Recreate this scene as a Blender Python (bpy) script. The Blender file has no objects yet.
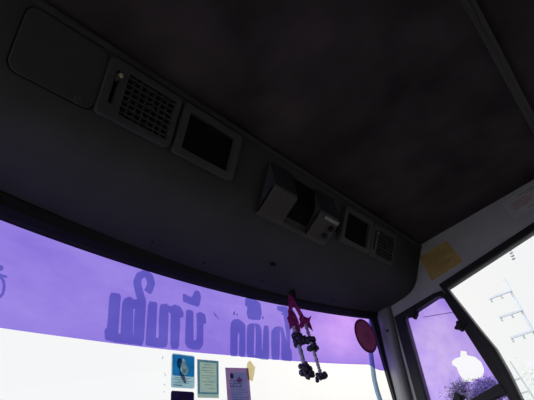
import bpy, bmesh, math, random
from mathutils import Vector, Matrix
from mathutils.geometry import tessellate_polygon
random.seed(7)
C = bpy.context.scene.collection
S = 1.3                                  # metres per drawing unit
EYE = 1.2                                # eye height above the bus floor, metres
FLOOR = -EYE / S
ROAD = FLOOR - 0.62
def T(p): return Vector((S * p[0], S * p[1], S * p[2] + EYE))

# ------------------------------------------------------------------ materials
def mat(name, col, rough=0.7, var=0.12, scale=14.0, spec=0.3, metal=0.0, bump=0.0, emis=None):
    m = bpy.data.materials.new(name); m.use_nodes = True
    nt = m.node_tree; b = nt.nodes['Principled BSDF']
    tc = nt.nodes.new('ShaderNodeTexCoord'); nz = nt.nodes.new('ShaderNodeTexNoise')
    nz.inputs['Scale'].default_value = scale; nz.inputs['Detail'].default_value = 4
    nt.links.new(tc.outputs['Object'], nz.inputs['Vector'])
    cr = nt.nodes.new('ShaderNodeValToRGB')
    cr.color_ramp.elements[0].position = .3; cr.color_ramp.elements[1].position = .7
    cr.color_ramp.elements[0].color = [c * (1 - var) for c in col] + [1]
    cr.color_ramp.elements[1].color = [min(1, c * (1 + var)) for c in col] + [1]
    nt.links.new(nz.outputs['Fac'], cr.inputs['Fac']); nt.links.new(cr.outputs['Color'], b.inputs['Base Color'])
    b.inputs['Roughness'].default_value = rough; b.inputs['Metallic'].default_value = metal
    b.inputs['Specular IOR Level'].default_value = spec
    if bump:
        bp = nt.nodes.new('ShaderNodeBump'); bp.inputs['Strength'].default_value = bump; bp.inputs['Distance'].default_value = .002
        n2 = nt.nodes.new('ShaderNodeTexNoise'); n2.inputs['Scale'].default_value = 350
        nt.links.new(tc.outputs['Object'], n2.inputs['Vector'])
        nt.links.new(n2.outputs['Fac'], bp.inputs['Height']); nt.links.new(bp.outputs['Normal'], b.inputs['Normal'])
    return m
def film_mat(name, c0, c1, scale=3.0, gloss=0.0, stretch=(1, 1, 1), soft=0.0):
    """tinted see-through sheet, uneven in colour"""
    m = bpy.data.materials.new(name); m.use_nodes = True
    nt = m.node_tree; nt.nodes.clear(); N = nt.nodes.new; L = nt.links.new
    o = N('ShaderNodeOutputMaterial'); tr = N('ShaderNodeBsdfTransparent')
    tc = N('ShaderNodeTexCoord'); mp = N('ShaderNodeMapping'); nz = N('ShaderNodeTexNoise'); cr = N('ShaderNodeValToRGB')
    mp.inputs['Scale'].default_value = stretch
    nz.inputs['Scale'].default_value = scale; nz.inputs['Detail'].default_value = 5; nz.inputs['Roughness'].default_value = .6
    L(tc.outputs['Object'], mp.inputs['Vector']); L(mp.outputs['Vector'], nz.inputs['Vector'])
    cr.color_ramp.elements[0].position = .35; cr.color_ramp.elements[1].position = .68
    cr.color_ramp.elements[0].color = list(c0) + [1]; cr.color_ramp.elements[1].color = list(c1) + [1]
    L(nz.outputs['Fac'], cr.inputs['Fac']); L(cr.outputs['Color'], tr.inputs['Color'])
    last = tr
    if soft:
        tl = N('ShaderNodeBsdfTranslucent'); L(cr.outputs['Color'], tl.inputs['Color'])
        mx = N('ShaderNodeMixShader'); mx.inputs[0].default_value = soft
        L(tr.outputs[0], mx.inputs[1]); L(tl.outputs[0], mx.inputs[2]); last = mx
    if gloss:
        gl = N('ShaderNodeBsdfGlossy'); gl.inputs['Roughness'].default_value = .02
        mx = N('ShaderNodeMixShader'); mx.inputs[0].default_value = gloss
        L(last.outputs[0], mx.inputs[1]); L(gl.outputs[0], mx.inputs[2]); last = mx
    L(last.outputs[0], o.inputs['Surface'])
    return m
def paper_mat(name, c0, c1=None, scale=30.0, through=.9):
    """thin paper or plastic that light comes through"""
    c1 = c1 or c0
    m = film_mat(name, c0, c1, scale)
    nt = m.node_tree; N = nt.nodes.new; L = nt.links.new
    cr = [n for n in nt.nodes if n.type == 'VALTORGB'][0]; o = [n for n in nt.nodes if n.type == 'OUTPUT_MATERIAL'][0]
    tl = N('ShaderNodeBsdfTranslucent'); df = N('ShaderNodeBsdfDiffuse'); mx = N('ShaderNodeMixShader'); mx.inputs[0].default_value = through
    L(cr.outputs['Color'], tl.inputs['Color']); L(cr.outputs['Color'], df.inputs['Color'])
    L(df.outputs[0], mx.inputs[1]); L(tl.outputs[0], mx.inputs[2]); L(mx.outputs[0], o.inputs['Surface'])
    return m

# ------------------------------------------------------------------ objects
def obj(name, vf, m, parent=None, label=None, cat=None, group=None, kind=None, smooth=False, bevel=0.0):
    vs, fs = vf
    vs = [T(v) for v in vs]
    if parent is None:
        lo = Vector([min(v[i] for v in vs) for i in range(3)]); hi = Vector([max(v[i] for v in vs) for i in range(3)])
        org = Vector(((lo.x + hi.x) / 2, (lo.y + hi.y) / 2, lo.z))
    else:
        org = Vector(parent['org']) if 'org' in parent else parent.location.copy()
    me = bpy.data.meshes.new(name); me.from_pydata([v - org for v in vs], [], fs)
    bm = bmesh.new(); bm.from_mesh(me); bmesh.ops.remove_doubles(bm, verts=bm.verts, dist=1e-6)
    bmesh.ops.recalc_face_normals(bm, faces=bm.faces); bm.to_mesh(me); bm.free()
    me.materials.append(m)
    if smooth: me.polygons.foreach_set('use_smooth', [True] * len(me.polygons))
    o = bpy.data.objects.new(name, me); C.objects.link(o)
    if parent is None: o.location = org
    else: o.parent = parent
    if bevel:
        b = o.modifiers.new('bevel', 'BEVEL'); b.width = bevel * S; b.segments = 3; b.limit_method = 'ANGLE'
    tag(o, label, cat, group, kind)
    if parent is not None:
        o['org'] = list(org)
    return o
def tag(o, label=None, cat=None, group=None, kind=None):
    if label: o['label'] = label
    if cat: o['category'] = cat
    if group: o['group'] = group
    if kind: o['kind'] = kind
    return o
def thing(name, base, label, cat, group=None):
    o = bpy.data.objects.new(name, None); C.objects.link(o); o.location = T(base); o.empty_display_size = .05
    return tag(o, label, cat, group)
def dup(root, shift, label):
    r = root.copy(); C.objects.link(r); r.location = root.location + Vector(shift) * S; r['label'] = label
    for ch in root.children:
        c = ch.copy(); C.objects.link(c); c.parent = r
        for g in ch.children:
            k = g.copy(); C.objects.link(k); k.parent = c
    return r
def clean():                              # drop the helper property once everything is built
    for o in bpy.data.objects:
        if 'org' in o: del o['org']

# ------------------------------------------------------------------ shapes (vertices, faces)
def join(*parts):
    V, F = [], []
    for v, f in parts:
        n = len(V); V += list(v); F += [tuple(i + n for i in q) for q in f]
    return V, F
def prism(loops, fn, n0, n1):
    """2-D outline (plus holes) placed by fn(a, b, n) and given thickness n0..n1"""
    flat = [p for l in loops for p in l]
    tris = tessellate_polygon([[Vector((a, b, 0)) for a, b in l] for l in loops])
    k = len(flat); V = [fn(a, b, n0) for a, b in flat] + [fn(a, b, n1) for a, b in flat]
    F = [tuple(t) for t in tris] + [tuple(i + k for i in reversed(t)) for t in tris]
    s = 0
    for l in loops:
        for i in range(len(l)):
            a, b = s + i, s + (i + 1) % len(l)
            F.append((a, b, b + k, a + k))
        s += len(l)
    return V, F
def box(x0, x1, y0, y1, z0, z1):
    V = [(x, y, z) for x in (x0, x1) for y in (y0, y1) for z in (z0, z1)]
    return V, [(0, 1, 3, 2), (4, 6, 7, 5), (0, 4, 5, 1), (2, 3, 7, 6), (0, 2, 6, 4), (1, 5, 7, 3)]
def rrect(a0, a1, b0, b1, r, k=4):
    P = []
    for cx, cy, s in ((a1 - r, b1 - r, 0), (a0 + r, b1 - r, 90), (a0 + r, b0 + r, 180), (a1 - r, b0 + r, 270)):
        for i in range(k + 1):
            t = math.radians(s + 90 * i / k); P.append((cx + r * math.cos(t), cy + r * math.sin(t)))
    return P
def ngon(cx, cy, rx, ry=None, k=32):
    ry = ry or rx
    return [(cx + rx * math.cos(6.28318 * i / k), cy + ry * math.sin(6.28318 * i / k)) for i in range(k)]
def tube(pts, rad, k=8, cap=True):
    pts = [Vector(p) for p in pts]; V, F = [], []
    rs = rad if isinstance(rad, (list, tuple)) else [rad] * len(pts)
    ref = None
    for i, p in enumerate(pts):
        t = (pts[min(i + 1, len(pts) - 1)] - pts[max(i - 1, 0)]).normalized()
        if ref is None: ref = t.orthogonal().normalized()
        u = (ref - t * ref.dot(t)).normalized(); ref = u; w = t.cross(u)
        for j in range(k):
            a = 6.283185 * j / k; V.append(tuple(p + rs[i] * (math.cos(a) * u + math.sin(a) * w)))
    for i in range(len(pts) - 1):
        for j in range(k):
            a, b = i * k + j, i * k + (j + 1) % k; F.append((a, b, b + k, a + k))
    if cap: F += [tuple(range(k)), tuple(range((len(pts) - 1) * k, len(pts) * k))]
    return V, F
def sweep(path, sec, closed=False):
    """path: list of functions-free points with (u, v) axes: sec points placed at p + a*u + b*v"""
    V, F = [], []; k = len(sec)
    for p, u, v in path:
        for a, b in sec: V.append(tuple(Vector(p) + a * Vector(u) + b * Vector(v)))
    n = len(path)
    for i in range(n if closed else n - 1):
        for j in range(k):
            a, b = i * k + j, i * k + (j + 1) % k; c, d = ((i + 1) % n) * k + j, ((i + 1) % n) * k + (j + 1) % k
            F.append((a, b, d, c))
    if not closed: F += [tuple(range(k)), tuple(range((n - 1) * k, n * k))]
    return V, F
def ball(c, rx, ry=None, rz=None, nu=10, nv=7, lump=0.0, seed=0):
    ry = ry or rx; rz = rz or rx; rn = random.Random(seed); V, F = [], []
    for i in range(nv + 1):
        for j in range(nu):
            th = math.pi * i / nv; ph = 6.28318 * j / nu; g = 1 + (lump * rn.uniform(-1, 1) if 0 < i < nv else 0)
            V.append((c[0] + rx * g * math.sin(th) * math.cos(ph), c[1] + ry * g * math.sin(th) * math.sin(ph), c[2] + rz * g * math.cos(th)))
    for i in range(nv):
        for j in range(nu):
            a, b = i * nu + j, i * nu + (j + 1) % nu; F.append((a, b, b + nu, a + nu))
    return V, F
def inside(x, y, poly):
    r = False; j = len(poly) - 1
    for i in range(len(poly)):
        xi, yi = poly[i]; xj, yj = poly[j]
        if (yi > y) != (yj > y) and x < (xj - xi) * (y - yi) / (yj - yi) + xi: r = not r
        j = i
    return r
def soften(p, times=1):
    for _ in range(times):
        q = []
        for (a, b), (c, d) in zip(p, p[1:] + p[:1]): q += [(a * .86 + c * .14, b * .86 + d * .14), (a * .14 + c * .86, b * .14 + d * .86)]
        p = q
    return p
def painted(polys, fn, off, cell=.0009):
    """union of overlapping brush outlines as one sheet (rows of quads)"""
    xs = [p[0] for q in polys for p in q]; zs = [p[1] for q in polys for p in q]
    bb = [(min(p[0] for p in q), max(p[0] for p in q), min(p[1] for p in q), max(p[1] for p in q)) for q in polys]
    V, F = [], []; nx = int((max(xs) - min(xs)) / cell) + 2; nz = int((max(zs) - min(zs)) / cell) + 2
    for r in range(nz):
        z = min(zs) + (r + .5) * cell; act = [q for q, b in zip(polys, bb) if b[2] <= z <= b[3]]; run = None
        for c in range(nx + 1):
            x = min(xs) + (c + .5) * cell
            on = c < nx and any(inside(x, z, q) for q in act)
            if on and run is None: run = c
            if run is not None and (not on or c - run >= 12):
                x0, x1 = min(xs) + run * cell, min(xs) + c * cell; n = len(V)
                V += [fn(x0, z - cell / 2, off), fn(x1, z - cell / 2, off), fn(x1, z + cell / 2, off), fn(x0, z + cell / 2, off)]
                F.append((n, n + 1, n + 2, n + 3)); run = c if on else None
    return V, F
WORD_LEFT = [
  [(0.5984,0.5097), (0.6292,0.5140), (0.6237,0.4683), (0.6176,0.4115), (0.5860,0.4099), (0.5845,0.4293), (0.5918,0.4372) ],
  [(0.6055,0.4261), (0.6401,0.4317), (0.6394,0.4111), (0.6024,0.4093) ],
  [(0.6304,0.4936), (0.6381,0.5061), (0.6525,0.5133), (0.6617,0.5103), (0.6623,0.4954), (0.6574,0.4321), (0.6571,0.4127), (0.6232,0.4106) ],
  [(0.6651,0.4885), (0.6708,0.5021), (0.6760,0.5159), (0.6977,0.5206), (0.6978,0.5026), (0.6857,0.4129), (0.6559,0.4116) ],
  [(0.6553,0.5064), (0.6778,0.5137), (0.6747,0.4919), (0.6607,0.4876) ],
  [(0.6459,0.4280), (0.6671,0.4312), (0.6661,0.4121), (0.6423,0.4115) ],
  [(0.6987,0.5131), (0.6899,0.5395), (0.6865,0.5543), (0.6913,0.5640), (0.6977,0.5685), (0.7018,0.5659), (0.7046,0.5555), (0.6996,0.5444), (0.6937,0.5372), (0.7127,0.5305), (0.7215,0.5415), (0.7297,0.5615), (0.7238,0.5820), (0.7012,0.5891), (0.6743,0.5728), (0.6630,0.5496), (0.6668,0.5295), (0.6757,0.5031) ],
  [(0.7052,0.5144), (0.7329,0.5170), (0.7281,0.4828), (0.7193,0.4150), (0.6907,0.4145), (0.6916,0.4278) ],
  [(0.7080,0.4350), (0.7475,0.4357), (0.7456,0.4159), (0.7033,0.4143) ],
  [(0.7393,0.5109), (0.7481,0.5169), (0.7656,0.5160), (0.7650,0.4893), (0.7546,0.4194), (0.7270,0.4145), (0.7338,0.4787) ],
  [(0.7395,0.4978), (0.7464,0.5133), (0.7589,0.5201), (0.7726,0.5147), (0.7879,0.5230), (0.8060,0.5210), (0.8153,0.5062), (0.8116,0.4941), (0.7919,0.4940), (0.7728,0.4960), (0.7642,0.5024) ],
  [(0.7747,0.5151), (0.8053,0.5153), (0.7983,0.4685), (0.7888,0.4182), (0.7626,0.4180), (0.7702,0.4850) ],
  [(0.8179,0.5571), (0.8480,0.5517), (0.8630,0.5742), (0.8790,0.5739), (0.8823,0.5585), (0.8702,0.5310), (0.8376,0.5325), (0.8152,0.5356) ],
  [(0.8242,0.5171), (0.8497,0.5194), (0.8397,0.4480), (0.8443,0.4433), (0.8414,0.4231), (0.8194,0.4237), (0.8099,0.4338), (0.8161,0.4712) ],
  [(0.8582,0.5135), (0.8749,0.5204), (0.8902,0.5160), (0.8914,0.4934), (0.8798,0.4906), (0.8721,0.4414), (0.8607,0.4268), (0.8412,0.4221), (0.8405,0.4428), (0.8504,0.4494), (0.8560,0.4826) ],
]
WORD_RIGHT = [
  [(0.9631,0.4201), (0.9822,0.5065), (0.9966,0.5193), (1.0173,0.5234), (1.0359,0.5166), (1.0423,0.5092), (1.0231,0.4227), (0.9967,0.4225), (1.0126,0.4839), (1.0053,0.4830), (0.9921,0.4221) ],
  [(1.0476,0.5071), (1.0606,0.5171), (1.0839,0.5201), (1.0771,0.4997), (1.0596,0.4387), (1.0601,0.4246), (1.0265,0.4240) ],
  [(1.0821,0.5199), (1.1033,0.5198), (1.1092,0.5063), (1.0939,0.4442), (1.1035,0.4396), (1.0986,0.4212), (1.0585,0.4245), (1.0662,0.4392), (1.0832,0.5004) ],
  [(1.1203,0.5190), (1.1442,0.5201), (1.1191,0.4226), (1.0890,0.4226) ],
  [(1.0593,0.5902), (1.1003,0.5936), (1.1242,0.5842), (1.1226,0.5542), (1.1108,0.5322), (1.0591,0.5281), (1.0546,0.5444), (1.0631,0.5629), (1.0540,0.5672) ],
]
WORD_RIGHT2 = [
  [(1.1288,0.4238), (1.1498,0.5053), (1.1723,0.5213), (1.1966,0.5253), (1.1853,0.4905), (1.1644,0.4261) ],
  [(1.1946,0.5251), (1.2089,0.5210), (1.2142,0.4808), (1.2283,0.4573), (1.2211,0.4254), (1.1705,0.4247), (1.1922,0.4911) ],
  [(1.1991,0.5879), (1.2504,0.5917), (1.2514,0.5783), (1.2345,0.5399), (1.2200,0.5415), (1.2241,0.5714), (1.1968,0.5730) ],
  [(1.2221,0.5449), (1.2417,0.5472), (1.2395,0.5082), (1.2213,0.4598), (1.2142,0.4808) ],
]
GLYPH_EDGE = [
  [(0.3514,0.4949), (0.3619,0.4995), (0.3681,0.4990), (0.3703,0.4947), (0.3678,0.4902), (0.3607,0.4875), (0.3526,0.4850) ],
  [(0.3535,0.4815), (0.3632,0.4808), (0.3702,0.4797), (0.3778,0.4799), (0.3784,0.4839), (0.3711,0.4837), (0.3642,0.4848), (0.3544,0.4854) ],
  [(0.3639,0.4778), (0.3697,0.4716), (0.3720,0.4624), (0.3709,0.4523), (0.3675,0.4467), (0.3603,0.4428), (0.3622,0.4384), (0.3707,0.4432), (0.3759,0.4515), (0.3773,0.4636), (0.3745,0.4747), (0.3680,0.4819) ],
]
FOLD = [
  [(0.9138,0.5257), (0.9235,0.5197), (0.9354,0.5068), (0.9300,0.5096), (0.9211,0.5152) ],
]
SPOT = [
  [(0.9908,0.5293), (0.9985,0.5398), (1.0022,0.5387), (0.9979,0.5293) ],
  [(1.0049,0.5325), (1.0095,0.5354), (1.0118,0.5314), (1.0070,0.5274) ],
  [(1.1149,0.5414), (1.1197,0.5432), (1.1202,0.5351), (1.1145,0.5332) ],
  [(1.2060,0.5593), (1.2095,0.5647), (1.2162,0.5656), (1.2134,0.5590) ],
]
SPECK = [
  [(0.7315,0.3937), (0.7356,0.3957), (0.7329,0.3891), (0.7312,0.3902) ],
  [(0.7358,0.3587), (0.7380,0.3594), (0.7382,0.3538), (0.7365,0.3547) ],
  [(0.7312,0.3384), (0.7341,0.3395), (0.7344,0.3351), (0.7320,0.3360) ],
  [(0.7274,0.3235), (0.7327,0.3242), (0.7317,0.3218) ],
  [(0.7356,0.3637), (0.7375,0.3613), (0.7358,0.3587) ],
]

# ------------------------------------------------------------------ the bus: main surfaces
WX = 1.72                                  # inner face of the right-hand wall
LX = -0.30                                 # left-hand wall
REAR = -2.6
def Y0(x): return .742 - .12 * (x - .95) ** 2
def ws(x, z, off=0.0):                     # the curved, slightly raked windscreen
    return (x, Y0(x) + .12 * (.59 - z) + off, z)
def ztop(x): return .583 + .012 * max(0, min(1, (x - .35) / .9))
def wall(y, z, n=0.0): return (WX + n, y, z)
VD = (.7 / 1.2207, -1 / 1.2207); ND = (-VD[1] * -1, -VD[0])
def face(x, v, n=0.0):                     # sloping face of the overhead console; v runs down it, n out of it
    return (x, .39 + VD[0] * v + ND[0] * n, .75 + VD[1] * v + ND[1] * n)

PL = mat('console_plastic', (.035, .034, .037), .62, .12, 9, .35, bump=.15)
PL2 = mat('vent_plastic', (.043, .042, .047), .5, .08, 20, .4)
BLK = mat('black_rubber', (.006, .006, .008), .6, .1, 20, .25)
DARK = mat('recess_shade', (.008, .008, .009), .8, .1, 20, .05)  # near-black stands for the shade inside recesses that are not cut
LINE = mat('headlining', (.043, .0345, .039), .95, .35, 5, .05, bump=.3)
TRIM = mat('rib_trim', (.032, .030, .034), .6, .1, 12, .3)
SIDE = mat('side_panel', (.27, .27, .29), .55, .1, 7, .4, bump=.1)
PILL = mat('pillar_paint', (.135, .135, .15), .35, .08, 6, .5)
FLOORM = mat('floor_vinyl', (.055, .055, .055), .7)
GREYP = mat('lower_panel', (.12, .12, .12), .6)
BEIGE = mat('unit_plastic', (.052, .042, .041), .55, .1, 12, .35)
BEVELM = mat('unit_grey_face', (.030, .032, .042), .45, .1, 12, .4)
CHROME = mat('switch_grey', (.22, .22, .24), .3, .05, 12, .5)
KNOBM = mat('cream_plastic', (.25, .22, .13), .5)
GLASS = film_mat('clear_glass', (.98, .985, .985), (.98, .985, .985), 1, .015)
FILM = film_mat('purple_film', (.28, .19, .76), (.38, .275, .86), 2.6, .0, (1, 1, 2.2))
FILM2 = film_mat('lavender_film', (.62, .50, .92), (.95, .87, 1.0), 1.7, .0)
INK = film_mat('letter_vinyl', (.36, .43, .66), (.42, .49, .71), 4)

# floor, ceiling, walls
obj('floor', box(LX, WX + .02, REAR, .95, FLOOR - .05, FLOOR), FLOORM, kind='structure')
obj('ceiling', box(LX - .02, WX + .05, REAR, .80, .756, .80), LINE, kind='structure')
obj('trim_1', join(box(LX, WX, -.128, -.104, .745, .757), box(LX, WX, -.116, -.110, .742, .746)), TRIM, kind='structure', bevel=.002)
obj('wall_left', join(box(LX - .03, LX, REAR, -.30, FLOOR, -.12), box(LX - .03, LX, -.30, .80, FLOOR, -.45), box(LX - .03, LX, REAR, .80, .6, .757),
    box(LX - .03, LX, .62, .80, -.45, .6), box(LX - .03, LX, REAR, -.30, -.12, .6)), GREYP, kind='structure')  # front opening is out of view, added to let in light from the left
obj('wall_rear', box(LX, WX, REAR - .03, REAR, FLOOR, .757), GREYP, kind='structure')
n = 24; V = []; F = []
for i in range(n + 1):
    x = LX + (WX - LX) * i / n
    V += [(x, Y0(x) + .095, -.20), (x, Y0(x) + .095, FLOOR), (x, Y0(x) + .125, FLOOR), (x, Y0(x) + .125, -.20)]
for i in range(n):
    for j in range(4): F.append((i * 4 + j, i * 4 + (j + 1) % 4, i * 4 + 4 + (j + 1) % 4, i * 4 + 4 + j))
obj('wall_front', (V, F + [(0, 1, 2, 3), tuple(range(n * 4, n * 4 + 4))]), GREYP, kind='structure')

# right-hand wall with its two window openings
Q_OPEN = [(.562, .548), (.430, .5605), (.414, .556), (.404, .539), (.384, .330), (.376, .247), (.372, .20), (.36, -.05), (.665, -.05), (.645, .08), (.609, .275)]
M_OPEN = [(.380, .571), (.349, .401), (.335, .334), (.334, .257), (.339, .174), (.345, -.06), (.335, -.09), (-1.30, -.09), (-1.33, -.06), (-1.33, .60), (-1.28, .628), (.05, .603)]
OUT = [(REAR, FLOOR), (.80, FLOOR), (.80, -.2), (.755, -.10), (.664, .655), (.664, .757), (REAR, .757)]
obj('wall_right', prism([OUT, Q_OPEN, M_OPEN], wall, 0, .035), SIDE, kind='structure')

# windscreen pane, film, lettering, gasket
def sheet(xs, lo, hi, off, nz=4):
    V, F = [], []
    for x in xs:
        for j in range(nz + 1): V.append(ws(x, lo(x) + (hi(x) - lo(x)) * j / nz, off))
    for i in range(len(xs) - 1):
        for j in range(nz): a = i * (nz + 1) + j; F.append((a, a + 1, a + nz + 2, a + nz + 1))
    return V, F
def lin(tab):
    def g(x):
        for (a, b), (c, e) in zip(tab, tab[1:]):
            if x <= c: return b + (e - b) * (x - a) / (c - a)
        return tab[-1][1]
    return g
XS = [LX + (WX - LX) * i / 60 for i in range(61)]
W1 = obj('window_1', sheet(XS, lambda x: -.20, lambda x: .615, .004), GLASS, kind='structure', smooth=True)
film_lo = lin([(LX, .34), (.10, .372), (.374, .394), (.516, .402), (.701, .4105), (.962, .4215), (1.256, .426), (1.607, .428), (1.627, .4225), (1.645, .414), (1.666, .4091), (1.72, .4073)])
XF = sorted(XS + [1.607, 1.627, 1.636, 1.645, 1.655, 1.666])
obj('sun_film', sheet(XF, film_lo, lambda x: .61, .0), FILM, W1, label='purple tinted sun film across the top of the windscreen', smooth=True)
obj('lettering', painted([soften(p) for p in WORD_LEFT], ws, .002), INK, W1, label='large dark blue word in mirrored letters, left of the pair')
obj('lettering', painted([soften(p) for p in WORD_RIGHT + WORD_RIGHT2], ws, .002), INK, W1, label='large dark blue word in mirrored letters, behind the garland')
obj('lettering', painted([soften(p) for p in GLYPH_EDGE], ws, .002), INK, W1, label='end of a letter at the left edge of the photo')
SPOTM = mat('grime', (.02, .015, .05), .8)
obj('grime_spot', painted(FOLD + SPOT, ws, -.003, .0008), film_mat('grime_stain', (.30, .28, .45), (.45, .42, .6), 40), W1)
def gasket(rad_y, rad_z):
    path = []
    for x in XS:
        p = ws(x, ztop(x) + .012, -.006); path.append((p, (0, 1, 0), (0, 0, 1)))
    return sweep(path, [(-.034, .020), (-.034, .004), (-.022, -.010), (-.004, -.013), (.012, -.012), (.012, .020)])
obj('window_gasket', gasket(0, 0), BLK, W1)
edge = [((WX - .003, .672 + .12 * (.59 - z), z), (1, 0, 0), (0, 1, 0)) for z in (.62, .57, .50, .42, .34, .25, .12, 0, -.2)]
obj('window_gasket', sweep(edge, [(-.006, -.014), (-.016, .0), (-.010, .012), (.02, .016), (.02, -.014)]), BLK, W1)

# corner post between windscreen and quarter light
path = [((WX, .632 + .18 * (.59 - z) - (.004 if z > .5 else 0), z), (1, 0, 0), (0, 1, 0)) for z in (.655, .60, .55, .45, .35, .25, .1, -.1, -.2)]
obj('trim_2', sweep(path, [(.002, -.034), (-.010, -.031), (-.020, -.018), (-.022, .0), (-.018, .016), (-.008, .026), (.002, .028)]), PILL, kind='structure', smooth=True)
sc = thing('screw', (1.692, .632, .525), 'small dark screw head in the grey corner post', 'screw')
obj('screw_head', join(ball((1.696, .632, .528), .005, .005, .005)), BLK, sc, smooth=True)

# quarter light: panes, frame, film with the torn hole, latches
BAR = [(.370, .238), (.366, .205), (.42, .2025), (.635, .176), (.630, .209), (.475, .226)]
def inset(loop, d):
    cx = sum(p[0] for p in loop) / len(loop); cz = sum(p[1] for p in loop) / len(loop)
    return [(cx + (p[0] - cx) * d, cz + (p[1] - cz) * d) for p in loop]
W2 = obj('window_2', prism([inset(Q_OPEN, 1.0)], wall, .019, .023), GLASS, kind='structure')
ring = [(.594, .566), (.430, .5745), (.400, .571), (.388, .541), (.350, .33), (.345, .247), (.344, .20), (.345, -.068), (.71, -.07), (.685, .08), (.642, .275)]  # front side widened: black stands for the shade beside the corner post
obj('window_frame', prism([ring, Q_OPEN], wall, -.008, .012), BLK, W2, bevel=.002)
obj('window_bar', prism([BAR], wall, -.010, .022), BLK, W2, bevel=.002)
HOLE = [(.4404, .3729), (.4241, .364), (.4273, .3522), (.4072, .3376), (.3975, .316), (.3991, .2966), (.4035, .288), (.4165, .2738), (.4455, .2787), (.4493, .2717), (.4785, .2862), (.4765, .2967), (.4788, .3151), (.4764, .3317), (.4854, .3445), (.4816, .3546), (.4687, .3581), (.4505, .3563)]
UP = [(.566, .555), (.425, .566), (.400, .545), (.380, .330), (.366, .222), (.63, .195), (.612, .275)]
obj('window_film', prism([UP, HOLE], wall, .0165, .0168), FILM2, W2, label='lavender film with a torn hole')
LOW = [(.63, .188), (.366, .216), (.355, -.055), (.67, -.055)]
obj('window_film', prism([LOW], wall, .0165, .0168), FILM2, W2)
obj('pane_line', tube([wall(.503, .523, .012), wall(.400, .492, .012)], .0012, 6), film_mat('pane_line_tint', (.35, .33, .45), (.45, .4, .5), 20), W2)  # thin grey line across the pane
def clover(y, z, r, nm):
    out = [(y + r * (1 + .22 * math.cos(4 * a)) * math.cos(a), z + r * (1 + .22 * math.cos(4 * a)) * math.sin(a)) for a in [6.28318 * i / 28 for i in range(28)]]
    return join(prism([out], wall, -.016, -.006), prism([ngon(y, z, r * .5)], wall, -.024, -.014), prism([ngon(y, z, r * .45)], wall, -.008, .017))
obj('latch', clover(.523, .541, .0165, 0), BLK, W2, label='black clover-shaped glass clamp', bevel=.002)
obj('latch', clover(.398, .436, .0155, 0), BLK, W2, bevel=.002)
obj('latch', clover(.507, .240, .0175, 0), BLK, W2, bevel=.002)

# large side window
W3 = obj('window_3', prism([M_OPEN], wall, .019, .023), GLASS, kind='structure')
ring = [(.398, .592), (.366, .41), (.352, .336), (.351, .257), (.356, .174), (.362, -.06), (.345, -.11), (-1.31, -.11), (-1.35, -.07), (-1.35, .62), (-1.29, .65), (.04, .626)]
obj('window_frame', prism([ring, M_OPEN], wall, -.010, .012), BLK, W3, bevel=.003)

# ------------------------------------------------------------------ overhead console
CX = [LX + (WX - .002 - LX) * i / 40 for i in range(41)]
def prof(x):
    ye = Y0(x) - .004
    return [(.392, .752), (.3965, .7405), (.428, .6957), (.452, .661), (.461, .648), (.470, .6385), (.483, .627), (.500, .618), (.530, .611), (.590, .6065), (ye - .03, .603), (ye, .601), (ye, .752)]
V, F = [], []
for x in CX:
    V += [(x, a, b) for a, b in prof(x)]
k = 13
for i in range(40):
    for j in range(k): F.append((i * k + j, i * k + (j + 1) % k, (i + 1) * k + (j + 1) % k, (i + 1) * k + j))
F += [tuple(range(k)), tuple(range(40 * k, 41 * k))]
con = thing('overhead_console', (.9, .57, .60), 'long dark grey plastic console above the windscreen, below the ceiling', 'overhead console')
sh = obj('shell', (V, F), PL, con, smooth=True)
e = sh.modifiers.new('edge', 'EDGE_SPLIT'); e.split_angle = math.radians(50)
pn = obj('access_panel', prism([rrect(.228, .370, .016, .122, .016)], face, -.001, .0045), PL, con, bevel=.0025)
obj('panel_groove', prism([rrect(.2255, .3725, .0140, .1242, .0175), rrect(.2285, .3695, .0165, .1215, .016)], face, .0002, .0012), BLK, con)
obj('push_stud', prism([ngon(.340, .1165, .0065)], face, .002, .0085), PL2, pn, bevel=.0015)
obj('top_lip', prism([[(LX, .0), (WX - .004, .0), (WX - .004, .0115), (LX, .0115)]], face, -.004, .004), PL, con, bevel=.002)
for q in ((.66, .66), (.83, .672), (1.055, .67), (1.40, .65)):
    obj('underside_screw', ball((q[0], q[1], .6040), .0035, .0035, .003), BLK, con, smooth=True)
obj('underside_clip', join(box(1.005, 1.021, .593, .601, .598, .610)), BLK, con, bevel=.002)

# vents on the console face
def vent(label):
    t = thing('air_vent', face(.458, .12), label, 'air vent', 'louvred vents on the overhead console')
    f = obj('frame', prism([rrect(.371, .530, .019, .121, .010), rrect(.411, .518, .032, .108, .003), rrect(.386, .397, .038, .098, .004)], face, -.002, .012), PL2, t, bevel=.003)
    obj('back_plate', prism([rrect(.376, .525, .025, .115, .006)], face, -.001, .0025), DARK, t)
    sl = []
    for i in range(7):
        v = .033 + .074 * (i + .5) / 7
        sl.append(prism([[(.410, v - .0011), (.519, v - .0011), (.519, v + .0011), (.410, v + .0011)]], face, .002, .0115))
    obj('louvres', join(*sl), PL2, t)
    sl = []
    for i in range(6):
        x = .411 + .107 * (i + 1) / 7
        sl.append(prism([[(x - .001, .032), (x + .001, .032), (x + .001, .108), (x - .001, .108)]], face, .002, .009))
    obj('fins', join(*sl), PL2, t)
    obj('tab', prism([rrect(.457, .473, .0675, .0725, .002)], face, .008, .017), TRIM, t, bevel=.001)
    lv = obj('lever', prism([rrect(.3875, .3955, .042, .056, .003)], face, .004, .019), PL2, t, bevel=.001)
    obj('lever_tip', ball(face(.392, .047, .018), .0048, .0048, .0048), KNOBM, lv, label='cream lever tip', smooth=True)
    return t
v1 = vent('dark grey louvred air vent with a cream lever, left end of the console')
dup(v1, (.958, .004, -.006), 'small louvred air vent at the right end of the console, nearest the side window')
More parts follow.
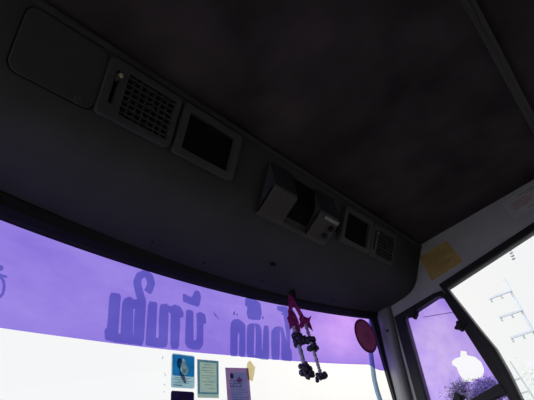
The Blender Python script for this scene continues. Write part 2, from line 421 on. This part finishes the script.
def recess(label):
    t = thing('recess_frame', face(.634, .12), label, 'recess panel', 'blank framed recesses on the overhead console')
    obj('frame', prism([rrect(.539, .706, .019, .121, .010), rrect(.556, .688, .033, .107, .004)], face, -.002, .012), PL2, t, bevel=.003)
    obj('back_plate', prism([rrect(.545, .700, .025, .115, .006)], face, -.001, .0025), DARK, t)
    return t
r1 = recess('rectangular frame round a plain black recess, between the left vent and the switch unit')
dup(r1, (.619, .004, -.006), 'rectangular frame round a plain black recess, right of the switch unit')

# switch unit in the middle of the console
un = thing('switch_unit', (.96, .45, .62), 'wedge-shaped beige-grey switch unit with two black knobs, middle of the console', 'switch unit')
A, B, Cc = (.404, .7335), (.413, .663), (.484, .6265)
def wedge(x0, x1, pr, ins=0.0):
    V = [(x, y, z) for x in (x0, x1) for y, z in pr]; k = len(pr)
    return V, [tuple(range(k)), tuple(range(k, 2 * k))] + [(i, (i + 1) % k, (i + 1) % k + k, i + k) for i in range(k)]
block = [(.398, .742), A, B, (.419, .657), (.474, .6265), Cc, (.488, .632), (.44, .69)]
lowp = [(.4135, .6605), (.418, .6555), (.476, .6255), (.4845, .6262), (.4845, .632), (.42, .668)]
for x0, x1, lab in ((.818, .908, 'left'), (1.012, 1.106, 'right')):
    b = obj('housing_block', wedge(x0, x1, block), BEVELM, un, bevel=.004)
    obj('front_plate', wedge(x0 + (0 if x0 < 1 else .0), x1, [(y - .0015, z - .0015) for y, z in lowp]), BEIGE, b, label='beige-brown lower plate', bevel=.002)
mid = [(.404, .737), (.421, .690), (.432, .668), (.480, .632), (.488, .632), (.46, .68)]
obj('centre_recess', wedge(.906, 1.014, mid), DARK, un)
obj('bottom_rail', wedge(.818, 1.106, [(.474, .6275), (.484, .6235), (.490, .628), (.484, .634)]), BEIGE, un, bevel=.002)
def plate(x, t, n=0.0):                    # lower plate of the right block: t from ridge to bottom
    y = .4165 + t * .0575; z = .656 - t * .0295
    return (x, y - .456 * n, z - .89 * n)
for x, t in ((1.082, .38), (1.076, .76)):
    obj('knob', join(prism([ngon(x, t, .0068, .118, 20)], plate, .001, .012)), BLK, un, label='black round knob', bevel=.001)
obj('rocker', prism([[(1.036, .0), (1.098, .0), (1.098, .14), (1.036, .14)]], plate, .0, .008), CHROME, un, label='light grey rocker switch', bevel=.002)

# ------------------------------------------------------------------ paper notices on the side panel
YEL = mat('yellow_paper', (.30, .20, .07), .7, .15, 30)
PAP = mat('notice_paper', (.31, .31, .33), .7, .08, 30)
RED = mat('red_print', (.27, .16, .17), .7); GREYINK = mat('grey_print', (.18, .18, .20), .7); OCHRE = mat('ochre_print', (.20, .13, .05), .7)
yq = [(.415, .717), (.304, .721), (.289, .626), (.415, .618)]
def quad(c, s, t): 
    (a, b, cc, d) = c
    return tuple((a[i] * (1 - s) + b[i] * s) * (1 - t) + (d[i] * (1 - s) + cc[i] * s) * t for i in range(2))
def onquad(c, surf): return lambda s, t, n: surf(*quad(c, s, t), n)
ys = thing('yellow_notice', wall(.355, .62), 'yellow paper notice stuck on the side panel above the quarter window', 'notice')
fy = onquad(yq, wall)
obj('sheet', prism([[(0, 0), (1, 0), (1, 1), (0, 1)]], fy, -.0012, 0), YEL, ys)
obj('print', join(*[prism([[(.12, t), (w, t), (w, t + .028), (.12, t + .028)]], fy, -.0016, -.0013) for t, w in ((.14, .7), (.24, .85), (.33, .8), (.42, .88), (.51, .6), (.62, .85), (.71, .75), (.8, .5))]), OCHRE, ys)
nq = [(.085, .740), (-.10, .748), (-.10, .668), (.075, .668)]
fn = onquad(nq, wall)
ns = thing('white_notice', wall(.0, .668), 'pale printed notice with red lines on the side panel, above the large window', 'notice')
obj('sheet', prism([[(0, 0), (1, 0), (1, 1), (0, 1)]], fn, -.0012, 0), PAP, ns)
obj('print', join(*[prism([[(.08 + j, t), (.08 + w, t), (.08 + w, t + .05), (.08 + j, t + .05)]], fn, -.0016, -.0013) for t, j, w in ((.30, .02, .34), (.40, .0, .40), (.50, .0, .36), (.60, .02, .30))]), RED, ns, label='red lines of print')
obj('print', join(*[prism([[(a, t), (b, t), (b, t + .045), (a, t + .045)]], fn, -.0016, -.0013) for t, a, b in ((.10, .30, .9), (.19, .45, .92), (.34, .55, .95), (.46, .55, .9), (.80, .30, .56))]), GREYINK, ns, label='dark lines of print')
cs = thing('clear_label', wall(.2, .66), 'faint clear label between the yellow notice and the pale printed notice', 'label')
obj('sheet', prism([rrect(.125, .255, .645, .735, .006)], wall, -.0008, 0), mat('label_sheet', (.285, .285, .305), .4, .05, 20), cs)

# ------------------------------------------------------------------ cards on the windscreen
def card(name, corners, m, label, cat, off=-.002):
    t = thing(name, ws((corners[0][0] + corners[1][0]) / 2, min(c[1] for c in corners), off), label, cat)
    return t, onquad(corners, lambda x, z, n: ws(x, z, off - n))
def strips(fnq, rows, n0, n1): return join(*[prism([[(a, t), (b, t), (b, t + h), (a, t + h)]], fnq, n0, n1) for t, a, b, h in rows])
LINEM = film_mat('print_lines', (.68, .70, .74), (.84, .86, .88), 60)
t, q = card('photo_card', [(.7622, .4056), (.8336, .4066), (.8226, .3352), (.7522, .3337)], None, 'blue card with a picture of a figure, stuck on the windscreen beside the green certificate', 'card')
obj('card', prism([rrect(0, 1, 0, 1, .07)], q, 0, .0006), paper_mat('card_grey', (.46, .60, .66), (.58, .70, .74), 30), t)
obj('picture', prism([rrect(.03, .97, .03, .66, .05), [(.44, .14), (.52, .12), (.58, .20), (.66, .33), (.74, .45), (.68, .56), (.62, .62), (.44, .62), (.40, .54), (.36, .46), (.40, .32)]], q, .0008, .0010), film_mat('card_blue', (.14, .46, .74), (.20, .60, .86), 25), t, label='blue picture field')
obj('print', strips(q, [(.70, .15, .8, .018), (.75, .08, .7, .018), (.80, .25, .9, .018), (.85, .1, .75, .018), (.92, .08, .45, .03)], .0012, .0014), film_mat('card_print', (.45, .52, .58), (.6, .66, .7), 40), t)
obj('figure', prism([[(.44, .14), (.52, .12), (.58, .20), (.66, .33), (.74, .45), (.68, .56), (.62, .62), (.44, .62), (.40, .54), (.36, .46), (.40, .32)]], q, .0008, .0010), film_mat('figure_grey', (.42, .44, .48), (.85, .86, .86), 60), t, label='pale grey figure')
obj('dark_shape', prism([[(.20, .24), (.28, .13), (.42, .15), (.40, .32), (.36, .46), (.42, .58), (.52, .62), (.60, .78), (.62, .88), (.52, .84), (.40, .72), (.34, .60), (.32, .46), (.22, .38)]], q, .0012, .0015), film_mat('figure_dark', (.34, .30, .38), (.60, .54, .58), 90), t, label='dark shape beside the figure')  # dark print in the card's picture
t, q = card('dark_card', [(.7515, .3273), (.8204, .328), (.8103, .2625), (.743, .2658)], None, 'dark violet card with a small yellow mark, below the blue picture card', 'card')
obj('card', prism([rrect(0, 1, 0, 1, .07)], q, 0, .0006), paper_mat('card_violet', (.06, .045, .13), (.09, .07, .17), 40), t)
obj('mark', prism([[(.46, .32), (.52, .10), (.58, .32), (.60, .5), (.44, .5)]], q, .0008, .0011), paper_mat('mark_yellow', (.6, .45, .2)), t, label='pale yellow mark')
t, q = card('certificate', [(.8408, .4001), (.9131, .4025), (.8989, .3185), (.83, .3169)], None, 'pale green printed certificate with a blue border, between the blue and pink cards', 'certificate')
obj('sheet', prism([[(0, 0), (1, 0), (1, 1), (0, 1)]], q, 0, .0005), paper_mat('certificate_green', (.46, .56, .55), (.54, .62, .56), 30), t)
obj('border', prism([[(.0, .0), (1, 0), (1, .91), (0, .91)], [(.10, .07), (.90, .07), (.90, .86), (.10, .86)]], q, .0007, .0009), film_mat('certificate_border', (.42, .62, .80), (.62, .76, .88), 120), t, label='blue patterned border')
obj('print', strips(q, [(.12, .3, .7, .02), (.20, .2, .8, .016), (.28, .2, .7, .016), (.33, .3, .75, .016), (.42, .18, .8, .016), (.48, .2, .6, .016), (.58, .2, .8, .016), (.66, .3, .7, .016), (.75, .45, .8, .016)], .0007, .0009), LINEM, t)
t, q = card('tax_sticker', [(.935, .389), (1.0222, .3938), (1.0125, .3064), (.9275, .3071)], None, 'pink and blue tax sticker with a year number, right of the green certificate', 'sticker')
obj('sheet', prism([[(0, 0), (1, 0), (1, 1), (0, 1)]], q, 0, .0005), paper_mat('sticker_pink', (.37, .28, .44), (.45, .34, .50), 20), t)
obj('blue_field', prism([[(.16, .12), (.90, .12), (.90, .98), (.16, .98)]], q, .0007, .0009), film_mat('sticker_blue', (.68, 1, 1), (.84, 1, 1.0), 18), t, label='blue printed field')
obj('emblem', prism([ngon(.24, .24, .075, .085)], q, .0011, .0013), film_mat('emblem_ink', (.22, .25, .36), (.30, .32, .42), 40), t, label='dark oval emblem')
obj('red_mark', prism([[(.46, .30), (.53, .28), (.58, .22), (.60, .29), (.68, .33), (.66, .40), (.50, .41), (.44, .36)]], q, .0011, .0013), film_mat('red_ink', (.95, .50, .62), (1, .6, .7), 40), t)
SEG = {'2': [(0, 0), (1, 0), (1, .5), (0, .5), (0, 1), (1, 1)], '5': [(1, 0), (0, 0), (0, .5), (1, .5), (1, 1), (0, 1)], '3': [(0, 0), (1, 0), (1, .5), (.3, .5), (1, .5), (1, 1), (0, 1)]}
parts = []
for i, ch in enumerate('3552'):
    P = [(.15 + .125 * i + .078 * (1 - a), .365 + .165 * b) for a, b in SEG[ch]]
    for (a, b), (c, d) in zip(P, P[1:]):
        w = .012; parts.append([(min(a, c) - w, min(b, d) - w * .9), (max(a, c) + w, min(b, d) - w * .9), (max(a, c) + w, max(b, d) + w * .9), (min(a, c) - w, max(b, d) + w * .9)])
obj('year_number', painted(parts, lambda x, z, n: q(x, z, .0012), 0, .01), film_mat('number_ink', (.30, .34, .44), (.38, .4, .5), 40), t, label='dark year number seen from behind')
obj('print', strips(q, [(.60, .2, .8, .012), (.68, .25, .85, .012), (.74, .2, .7, .012), (.82, .2, .85, .012), (.88, .2, .8, .02)], .0011, .0013), LINEM, t)
tp = [(1.0190, .4060), (1.031, .4132), (1.0476, .3967), (1.0406, .3813), (1.0287, .3611), (1.0127, .3652), (1.0100, .385)]
obj('tape_piece', prism([tp], ws, -.0042, -.0038), film_mat('old_tape', (.74, .68, .48), (.84, .79, .60), 20), label='scrap of yellowed tape on the top right corner of the pink sticker', cat='tape')
obj('pen_marks', painted(SPECK, ws, -.003, .0006), film_mat('pen_ink', (.35, .40, .5), (.5, .55, .62), 60), W1)

# round red sticker
def disc(r0, r1=None, k=40):
    a = 6.28318 / k
    return [(1.634 + r0 * .97 * math.cos(a * i), .527 + r0 * math.sin(a * i)) for i in range(k)]
rd = thing('round_sticker', ws(1.64, .467, -.002), 'round dark red sticker on the purple film, right end of the windscreen', 'sticker')
obj('disc', prism([disc(.0605)], ws, -.0035, -.0025), paper_mat('sticker_red', (.40, .20, .20), (.48, .25, .25), 18), rd)
obj('rim', prism([disc(.0605), disc(.053)], ws, -.0045, -.0037), film_mat('sticker_rim', (.6, .6, .8), (.7, .7, .9), 18), rd, label='darker rim')
obj('symbol', prism([[(1.620, .520), (1.627, .545), (1.640, .538), (1.655, .548), (1.660, .522), (1.650, .500), (1.634, .498)], [(1.632, .522), (1.648, .524), (1.643, .510), (1.635, .510)]], ws, -.0045, -.0037), film_mat('sticker_symbol', (.75, .95, 1), (.85, 1, 1), 30), rd, label='violet symbol')

# ------------------------------------------------------------------ flower garland on a hook
RIB = paper_mat('pink_ribbon', (.40, .06, .24), (.62, .13, .40), 60, .75); 
FLW = mat('flowers_silhouette', (.030, .024, .060), .8, .4, 60); STR = mat('pale_buds', (.30, .28, .42), .7, .25, 80)  # the flowers' backlit silhouette is put into their dark violet colour
hk = thing('hook', (1.205, .672, .5835), 'small dark hook above the windscreen, holding the flower garland', 'hook')
obj('hook_base', ball((1.205, .676, .5985), .012, .012, .006), BLK, hk, smooth=True)
obj('hook_arm', tube([(1.205, .674, .597), (1.203, .668, .586), (1.193, .664, .578), (1.183, .664, .579), (1.180, .666, .585)], .0028, 8), BLK, hk, smooth=True)
ga = thing('flower_garland', (1.17, .67, .34), 'pink-ribboned flower garland of two strands hanging in front of the windscreen', 'garland')
def gp(h, z, n=0.0): return (1.18 + .498 * h + .867 * n, .667 - .867 * h + .498 * n, z)
def cloth(poly, depth, phase):                 # a crumpled ribbon piece: its surface waves in depth
    def fn(h, z, n): return gp(h, z, depth + .005 * math.sin(160 * h + phase) + .004 * math.sin(90 * z + phase) + n)
    fine = []
    for (a, b), (c, d) in zip(poly, poly[1:] + poly[:1]): fine += [(a, b), ((a + c) / 2, (b + d) / 2)]
    return prism([fine], fn, 0, .0014)
obj('ribbon', cloth([(-.0083, .5880), (.0043, .5800), (.0003, .5597), (-.0095, .5394), (-.0128, .5172), (-.0205, .5152), (-.0256, .5336), (-.0162, .5559)], 0, 0), RIB, ga)
obj('ribbon', cloth([(-.002, .586), (.0044, .5612), (.0088, .5406), (.0131, .5204), (.0163, .5027), (.0068, .4949), (.0030, .5109), (.0002, .5304), (-.0041, .5520)], -.006, 1), RIB, ga)
obj('bow', join(cloth([(-.0236, .5404), (-.0095, .5394), (-.0062, .5270), (-.0039, .5114), (-.0036, .4984), (-.0122, .4850), (-.0206, .4807), (-.0265, .4899), (-.0344, .4871), (-.0315, .5024), (-.0326, .5193), (-.0254, .5224)], -.003, 2),
    cloth([(-.0007, .5103), (.0121, .5115), (.0238, .5038), (.0355, .5072), (.0259, .4939), (.0263, .4793), (.0260, .4651), (.0174, .4787), (.0105, .4846), (-.0027, .4818), (-.0080, .4927), (-.0012, .4976)], .002, 3),
    cloth([(-.0144, .4948), (-.0054, .4900), (-.0063, .4759), (-.0167, .4651), (-.0153, .4807)], .004, 1), cloth([(.0116, .4879), (.0205, .4830), (.0131, .4711), (.0074, .4642)], -.004, 0),
    cloth([(-.028, .530), (-.016, .534), (-.012, .505), (-.022, .495)], .007, 2.5), cloth([(.004, .508), (.018, .503), (.022, .488), (.008, .487)], .008, .5)), RIB, ga)
def beads(p0, p1, nb, r):
    return join(*[ball(gp(*(Vector(p0).lerp(Vector(p1), (i + .5) / nb))), r * (1 + .15 * (i % 2)), None, r * 1.1, 8, 5, .12, i) for i in range(nb)])
def cluster(h, z, r, sd):
    rn = random.Random(sd); c = Vector(gp(h, z)); ps = [ball(c, r * .62, None, r * .5, 10, 6, .12, sd)]
    for i in range(11):
        a = 6.283 * i / 11 + rn.uniform(-.2, .2)
        ps.append(ball((c.x + r * .66 * math.cos(a), c.y + r * .66 * math.sin(a), z + rn.uniform(-.35, .25) * r), r * .30, None, r * .36, 7, 5, .2, i))
    return join(*ps)
s1 = obj('strand', beads((-.0214, .492), (-.0260, .362), 17, .0062), STR, ga, smooth=True)
for h, z, r in ((-.0205, .4655, .0165), (-.0165, .4475, .0220), (-.0275, .3790, .0165), (-.0265, .3655, .0205), (-.0195, .3535, .0150)):
    obj('flower_cluster', cluster(h, z, r, int(z * 1000)), FLW, s1, smooth=True)
s2 = obj('strand', beads((.0121, .490), (.0087, .345), 19, .0048), STR, ga, smooth=True)
for h, z, r in ((.0095, .4445, .0180), (.0103, .4200, .0178), (.0077, .3420, .0190)):
    obj('flower_cluster', cluster(h, z, r, int(z * 1000) + 5), FLW, s2, smooth=True)

# ------------------------------------------------------------------ outside
GREYM = mat('arm_paint', (.13, .21, .30), .5, .06, 12)
AY = .86
am = thing('mirror_arm', (1.92, AY, -.25), 'blue-grey tubular mirror arm outside the windscreen, behind the red sticker', 'mirror arm')
obj('tube', tube([(2.17, AY, .76), (2.13, AY, .71), (2.075, AY, .65), (2.035, AY, .60), (2.006, AY, .555), (1.978, AY, .505), (1.950, AY, .455), (1.936, AY, .41), (1.930, AY, .37), (1.922, AY, .30), (1.915, AY, .10), (1.90, AY, -.18), (1.80, AY - .02, -.25), (1.70, AY - .06, -.26)], .0095, 12), GREYM, am, smooth=True)
obj('bracket', box(1.66, 1.76, AY - .10, AY - .03, -.32, -.21), BLK, am, bevel=.006)

obj('road', box(1.2, 60, -40, 60, ROAD - .2, ROAD), mat('asphalt', (.16, .16, .155), .9, .2, 2), kind='structure')
obj('bounce_ground', box(-30, 1.2, -40, 60, ROAD - .2, ROAD + .01), mat('bounce_concrete', (.50, .49, .47), .9, .1, 2), kind='structure')  # bright ground added out of view to bounce light onto the left underside
CONC = mat('pole_glare_pale', (.43, .47, .53), .7, .06, 3); INS = mat('insulator_glaze', (.36, .40, .44), .4)  # pole colour paled to hold the glare over a darker pole
def pole(name, x, ptop, pbot, arms, label, m, w, ins=True):
    (y1, z1), (y2, z2) = ptop, pbot
    dy = (y2 - y1) / (z2 - z1); yb = y1 + dy * (ROAD - z1)
    t = thing(name, (x, yb, ROAD), label, 'utility pole')
    obj('pole', tube([(x, yb, ROAD), (x, y1, z1)], [w * 1.25, w * .9], 10), m, t, smooth=True)
    for (ya, za), (yc, zc) in arms:
        c = obj('crossarm', sweep([((x - .06, ya, za), (1, 0, 0), (0, 0, 1)), ((x - .06, yc, zc), (1, 0, 0), (0, 0, 1))], [(-.015, -.016), (.015, -.016), (.015, .016), (-.015, .016)]), m, t)
        if ins:
            for f_ in (.04, .5):
                y_, z_ = ya + (yc - ya) * f_, za + (zc - za) * f_
                hang = -1
                obj('insulator', join(ball((x - .06, y_, z_ + hang * .022), .016, None, .016), ball((x - .06, y_, z_ + hang * .055), .015, None, .022)), INS, c, smooth=True)
    return t
pole('utility_pole', 9, (1.07, 2.67), (1.10, 1.73), [((1.43, 2.475), (1.05, 2.435)), ((1.44, 2.135), (1.06, 2.085)), ((1.45, 1.775), (1.07, 1.735))], 'utility pole paled by glare with three crossarms, outside the large side window', CONC, .021)
FAR = mat('far_pole_hazed', (.33, .37, .38), .8, .05, 3)  # far pole paled, outdoor haze put into its colour
pole('utility_pole', 13, (2.38, 2.13), (2.31, 1.25), [((2.72, 1.75), (2.36, 1.72)), ((2.68, 1.45), (2.34, 1.42))], 'thin haze-paled utility pole with two crossarms, farther off among the haze-paled trees', FAR, .018, False)
isl = thing('insulator_string', (8.94, .76, 2.90), 'short insulator string hanging at the top edge of the large side window', 'insulator')
obj('discs', join(*[ball((9, .725 + .010 * i, 3.11 - .052 * i), .034, None, .014) for i in range(5)]), INS, isl, smooth=True)
obj('wire', tube([(9, .765, 2.88), (9, .71, 3.2), (9, .70, 3.30)], .006, 6), INS, isl)
obj('span_wire', tube([(9, -9, 3.9), (9, -6, 3.62), (9, -2, 3.38), (9, .70, 3.30)], .008, 6), INS, isl)

def tree(x, y, ztop_, zlow, wid, nl, leaf, ml, mt, label, sd, layered=0.0):
    rn = random.Random(sd); t = thing('tree', (x, y, ROAD), label, 'tree')
    zc = (ztop_ + zlow) / 2; hz = (ztop_ - zlow) / 2
    br = [tube([(x, y, ROAD), (x + .05, y + .03, zlow * .6 + ROAD * .4), (x, y, zc)], [.10, .075, .04], 8)]
    tips = []
    for i in range(15):
        a = rn.uniform(0, 6.28); rr = wid * rn.uniform(.45, .95); zz = zlow + (ztop_ - zlow) * rn.uniform(.15, .97)
        rr *= max(.3, 1 - ((zz - zc) / hz) ** 2 * .75)
        e_ = (x + rr * math.cos(a), y + rr * math.sin(a), zz); tips.append(e_)
        br.append(tube([(x, y, zc - hz * rn.uniform(.2, .9)), ((x + e_[0]) / 2, (y + e_[1]) / 2, zz - hz * .12), e_], [.03, .02, .008], 6))
    obj('trunk', join(*br), mt, t, smooth=True)
    V, F = [], []
    for i in range(nl):
        b = tips[rn.randrange(len(tips))]
        p = Vector((b[0] + rn.gauss(0, wid * .17), b[1] + rn.gauss(0, wid * .17), b[2] + rn.gauss(0, hz * (.10 if layered else .20))))
        u = Vector((rn.gauss(0, 1), rn.gauss(0, 1), rn.gauss(0, .5))).normalized(); w = u.orthogonal().normalized()
        s = leaf * rn.uniform(.6, 1.3); n_ = len(V)
        V += [tuple(p - u * s), tuple(p + w * s * .42), tuple(p + u * s), tuple(p - w * s * .42)]; F.append((n_, n_ + 1, n_ + 2, n_ + 3))
    obj('foliage', (V, F), ml, t)
    return t
L1 = mat('leaf_green', (.17, .20, .185), .7, .3, 6); L2 = mat('leaf_hazed', (.47, .54, .45), .8, .2, 6); BK = mat('bark', (.12, .10, .08), .9); BK2 = mat('bark_hazed', (.42, .44, .42), .9)  # second leaf and bark colours are paled to hold the outdoor haze
tree(7.2, 1.97, 1.17, .40, .46, 8000, .020, L1, BK, 'dark layered tree beyond the quarter window, below the torn hole', 3, 1)
tree(15.6, 2.43, 2.08, -.23, .8, 2600, .03, L2, BK2, 'haze-paled tree around the far utility pole, seen low in the large side window', 5)

# ------------------------------------------------------------------ sky, camera
w = bpy.data.worlds.new('sky'); bpy.context.scene.world = w; w.use_nodes = True
nt = w.node_tree; N = nt.nodes.new; L = nt.links.new
bg = nt.nodes['Background']; tc = N('ShaderNodeTexCoord')
nrm = N('ShaderNodeVectorMath'); nrm.operation = 'NORMALIZE'; L(tc.outputs['Generated'], nrm.inputs[0])
sd = Vector((.8625, .395, .3163)).normalized()
def m_(op, a, b):
    n_ = N('ShaderNodeMath'); n_.operation = op
    for i, v in enumerate((a, b)):
        if isinstance(v, (int, float)): n_.inputs[i].default_value = v
        else: L(v, n_.inputs[i])
    return n_.outputs[0]
def lobe(d, power):
    dt = N('ShaderNodeVectorMath'); dt.operation = 'DOT_PRODUCT'; L(nrm.outputs[0], dt.inputs[0]); dt.inputs[1].default_value = Vector(d).normalized()
    return m_('POWER', m_('MAXIMUM', dt.outputs['Value'], 0.0), power)
bright = m_('MULTIPLY', lobe((-.88, .08, .42), 1.6), 2.7)      # brighter sky lobe added on the left, out of view, to light the interior
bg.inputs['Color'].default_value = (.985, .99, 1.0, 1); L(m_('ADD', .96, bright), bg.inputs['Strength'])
glow = N('ShaderNodeBackground'); glow.inputs['Color'].default_value = (.9, .55, .2, 1)
L(m_('ADD', m_('MULTIPLY', lobe(sd, 400), .95), m_('MULTIPLY', lobe(sd, 40), .13)), glow.inputs['Strength'])   # warm sun-haze glow added to the sky ahead
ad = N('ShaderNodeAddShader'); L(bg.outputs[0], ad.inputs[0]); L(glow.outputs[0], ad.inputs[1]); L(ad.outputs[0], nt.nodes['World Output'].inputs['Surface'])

r = Vector((0.61182219, -0.74590753, -0.26324052)); u = Vector((-0.31719998, -0.53622948, 0.78220337)); fw = Vector((0.72460871, 0.39506949, 0.56467895))
cam = bpy.data.objects.new('camera', bpy.data.cameras.new('camera')); C.objects.link(cam)
M = Matrix((r, u, -fw)).transposed().to_4x4(); M.translation = T((0, 0, 0)); cam.matrix_world = M
cam.data.sensor_width = 36; cam.data.lens = 500 / 534 * 36; cam.data.clip_start = .02; cam.data.clip_end = 500
sc_ = bpy.context.scene; sc_.camera = cam
sc_.view_settings.view_transform = 'Standard'; sc_.view_settings.look = 'None'; sc_.view_settings.gamma = 1; sc_.view_settings.use_curve_mapping = False
sc_.view_settings.exposure = 0.0
clean()
